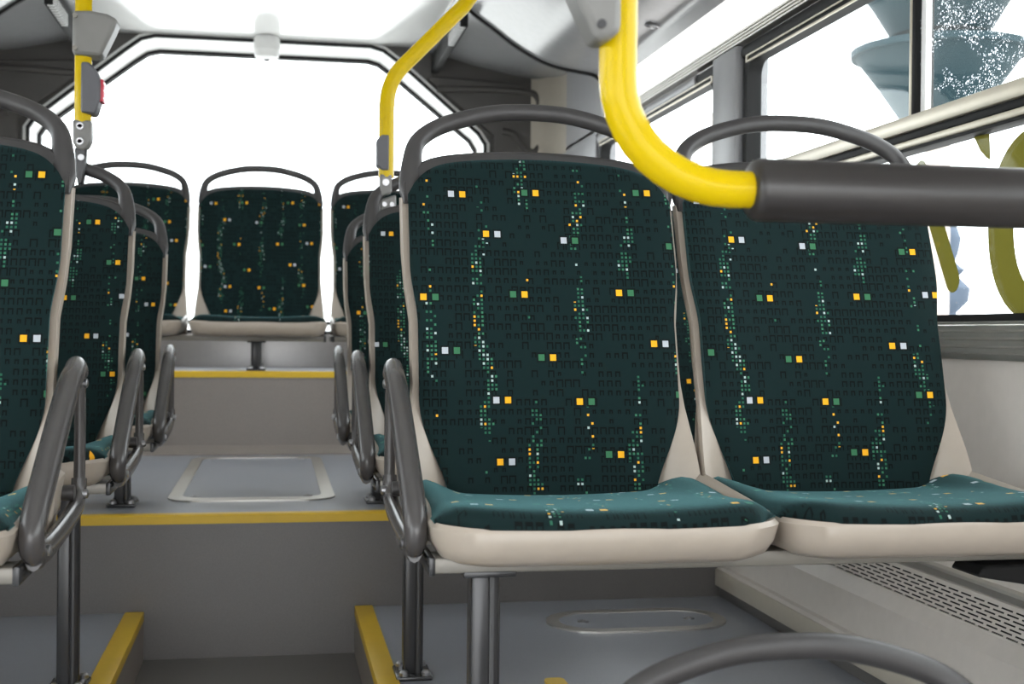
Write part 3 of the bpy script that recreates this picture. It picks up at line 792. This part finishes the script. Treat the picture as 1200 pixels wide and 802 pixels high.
# front rail: yellow tube bending into the padded bar
yb = 1.10
t = thing('handrail', 'thick yellow tube curving into a black padded bar in front of the window seat', 'handrail', (.297, yb, 0), 'yellow handrails')
RBX, RBZ = .105, 1.332
pts = [(.0, 0, 2.38), (.0, 0, 1.8), (.0, 0, 1.42)]
arc = [(RBX - RBX * math.cos(math.radians(a)), 0, RBZ + .095 - .095 * math.sin(math.radians(a))) for a in range(0, 91, 9)]
pts = [(0, 0, 2.38), (0, 0, 1.9), (0, 0, 1.6), (0, 0, 1.47)] + arc + [(.15, 0, RBZ), (.835, 0, RBZ)]
MB().tube(pts, .0170, n=24, ref=(0, 1, 0)).build('pole', 'yellow_tube', t)
g = MB(); g.tube([(.124, 0, RBZ), (.124, 0, RBZ), (.127, 0, RBZ), (.133, 0, RBZ), (.82, 0, RBZ), (.832, 0, RBZ)], [.019, .0225, .0265, .0285, .0285, .0285], n=32, ref=(0, 0, 1))
gr = g.build('padded_grip', 'grip', t, smooth=50)
gr['label'] = 'black padded grip'
MB().lathe([(.034, 0), (.034, .008), (.022, .014)], n=24).build('wall_flange', 'grey_plastic', t)
fo = t.children[-1]; fo.rotation_euler = (0, -PI / 2, 0); fo.location = (.8325, 0, RBZ)
cc = clampcover(t, [(-.005, 1.461), (-.005, 1.62), (-.085, 1.62), (-.082, 1.565), (-.044, 1.487), (-.029, 1.457), (-.022, 1.451)], y0=-.032, y1=.012)
m = MB(); m.tube([(-.024, -.032, 1.466), (-.024, -.036, 1.466)], .004, n=10, ref=(1, 0, 0)); m.build('screw', 'steel_dark', cc)

# ------------------------------------------------------------------ lettering on the outside of the window
xo = XR + .0195
def decal(poly, label, inner=None):
    m = MB()
    if inner: m.ring(poly, inner, xo, xo + .0008, YZ)
    else: m.prism(poly, xo, xo + .0008, YZ)
    return tag(m.build('window_letter', 'olive', smooth=0), label, 'lettering', 'olive letters on the side window')
def pill(a, b, w, n=8):
    a, b = Vector(a), Vector(b); d = (b - a).normalized(); nrm = Vector((-d.y, d.x)); out = []
    for c, s in ((b, 1), (a, -1)):
        for i in range(n + 1):
            t = -PI / 2 + PI * i / n
            out.append(tuple(c + (d * math.cos(t) - nrm * -math.sin(t)) * (w * s)))
    return out
decal(pill((2.150, 1.50), (2.035, 1.300), .022), 'slanting olive stroke on the window beside the window seat')
decal([(1.972, 1.538), (1.925, 1.536), (1.921, 1.492), (1.934, 1.498), (1.952, 1.512)], 'small olive wedge high on the window pane, above the padded bar')
def loop(cy, cz, ay, az, lean, n=40):
    return [(cy + ay * math.copysign(abs(math.cos(t)) ** .8, math.cos(t)) + lean * math.sin(t), cz + az * math.sin(t)) for t in [2 * PI * i / n for i in range(n)]]
decal(loop(1.775, 1.378, .150, .152, .0), 'large olive ring letter cut by the right photo edge', loop(1.770, 1.376, .082, .103, .0))

# ------------------------------------------------------------------ outside
struct(MB().box(-60, 60, -60, 60, -.75, -.7).build('ground', 'pavement', smooth=0))
pl = thing('planter_tower', 'stacked dark teal planter bowls on a pole outside the side window', 'planter', (3.0, 5.45, -.70))
for zb, r0, r1, h in ((2.90, .17, .385, .325), (3.29, .22, .375, .26), (3.64, .2, .33, .26)):
    m = MB()
    m.lathe([(r0 * .3, 0), (r0, .0), (lerp(r0, r1, .5), h * .5), (r1 - .01, h - .03), (r1 + .012, h - .03), (r1 + .014, h), (r1 - .015, h), (r1 - .04, h - .06), (r0 * .3, h - .06)], n=40, z=zb)
    bo = m.build('planter_bowl', 'planter', pl, smooth=35)
MB().lathe([(.055, 0), (.055, 2.80), (.075, 2.86), (.075, 2.90), (.06, 2.91), (.06, 4.2)], n=20).build('pole', 'pale_stone', pl)
st = tag(MB().lathe([(.14, 0), (.14, 1.85), (.17, 1.90), (.10, 1.98), (.06, 2.05), (.13, 2.12), (.14, 2.20), (.07, 2.27), (.11, 2.31), (.05, 2.36), (.07, 2.42), (.085, 2.50), (.06, 2.57), (.02, 2.62)], 0, 0, 18).build('stone_baluster', 'stone', loc=(4.0, 7.15, -.7)),
         'grey ornamental stone finial outside, seen through the window between the letters', 'ornament')
tw = MB()
for P in ([(0, 0, 0), (.05, 0, 2.3), (.0, .05, 3.4), (-.02, 0, 3.75)], [(0, .05, 3.4), (-.3, .3, 3.85), (-.55, .45, 4.0), (-.9, .6, 3.95)], [(0, .05, 3.45), (.25, -.2, 3.9), (.30, -.3, 4.25)], [(-.5, .4, 3.98), (-.62, .45, 4.15)], [(.26, -.2, 4.0), (.1, -.1, 4.2)]):
    tw.tube(smoothpath(P, 6), .05, n=8, ref=(1, 0, 0))
tag(tw.build('bare_tree', 'pale_stone', loc=(4.0, 12.3, -.7)), 'pale bare branches outside the farther side window', 'tree')

# ------------------------------------------------------------------ light, camera, colour management
w = bpy.data.worlds.new('World'); scene.world = w; w.use_nodes = True
bg = w.node_tree.nodes['Background']; bg.inputs[0].default_value = (.96, .98, 1.0, 1); bg.inputs[1].default_value = 5.9

F_, YAW, PIT, ROLL = 1500.0, .18333, .0066985, .010
f = Vector((math.sin(YAW) * math.cos(PIT), math.cos(YAW) * math.cos(PIT), -math.sin(PIT)))
r0 = Vector((math.cos(YAW), -math.sin(YAW), 0)); u0 = r0.cross(f)
r = r0 * math.cos(ROLL) + u0 * math.sin(ROLL); u = u0 * math.cos(ROLL) - r0 * math.sin(ROLL)
cd = bpy.data.cameras.new('camera'); cam = bpy.data.objects.new('camera', cd); COL.objects.link(cam)
cam.matrix_world = Matrix(((r.x, u.x, -f.x, 0), (r.y, u.y, -f.y, 0), (r.z, u.z, -f.z, 1.2), (0, 0, 0, 1)))
cd.sensor_width = 36; cd.sensor_fit = 'HORIZONTAL'; cd.lens = F_ / 1200 * 36; cd.clip_start = .02; cd.clip_end = 300
cd.dof.use_dof = True; cd.dof.focus_distance = 1.95; cd.dof.aperture_fstop = 7.1
scene.camera = cam
vs = scene.view_settings; vs.view_transform = 'Standard'; vs.look = 'None'; vs.gamma = 1; vs.exposure = 0.0
vs.use_curve_mapping = False
scene.cycles.use_denoising = True
scene.cycles.max_bounces = 10; scene.cycles.diffuse_bounces = 6; scene.cycles.transparent_max_bounces = 12
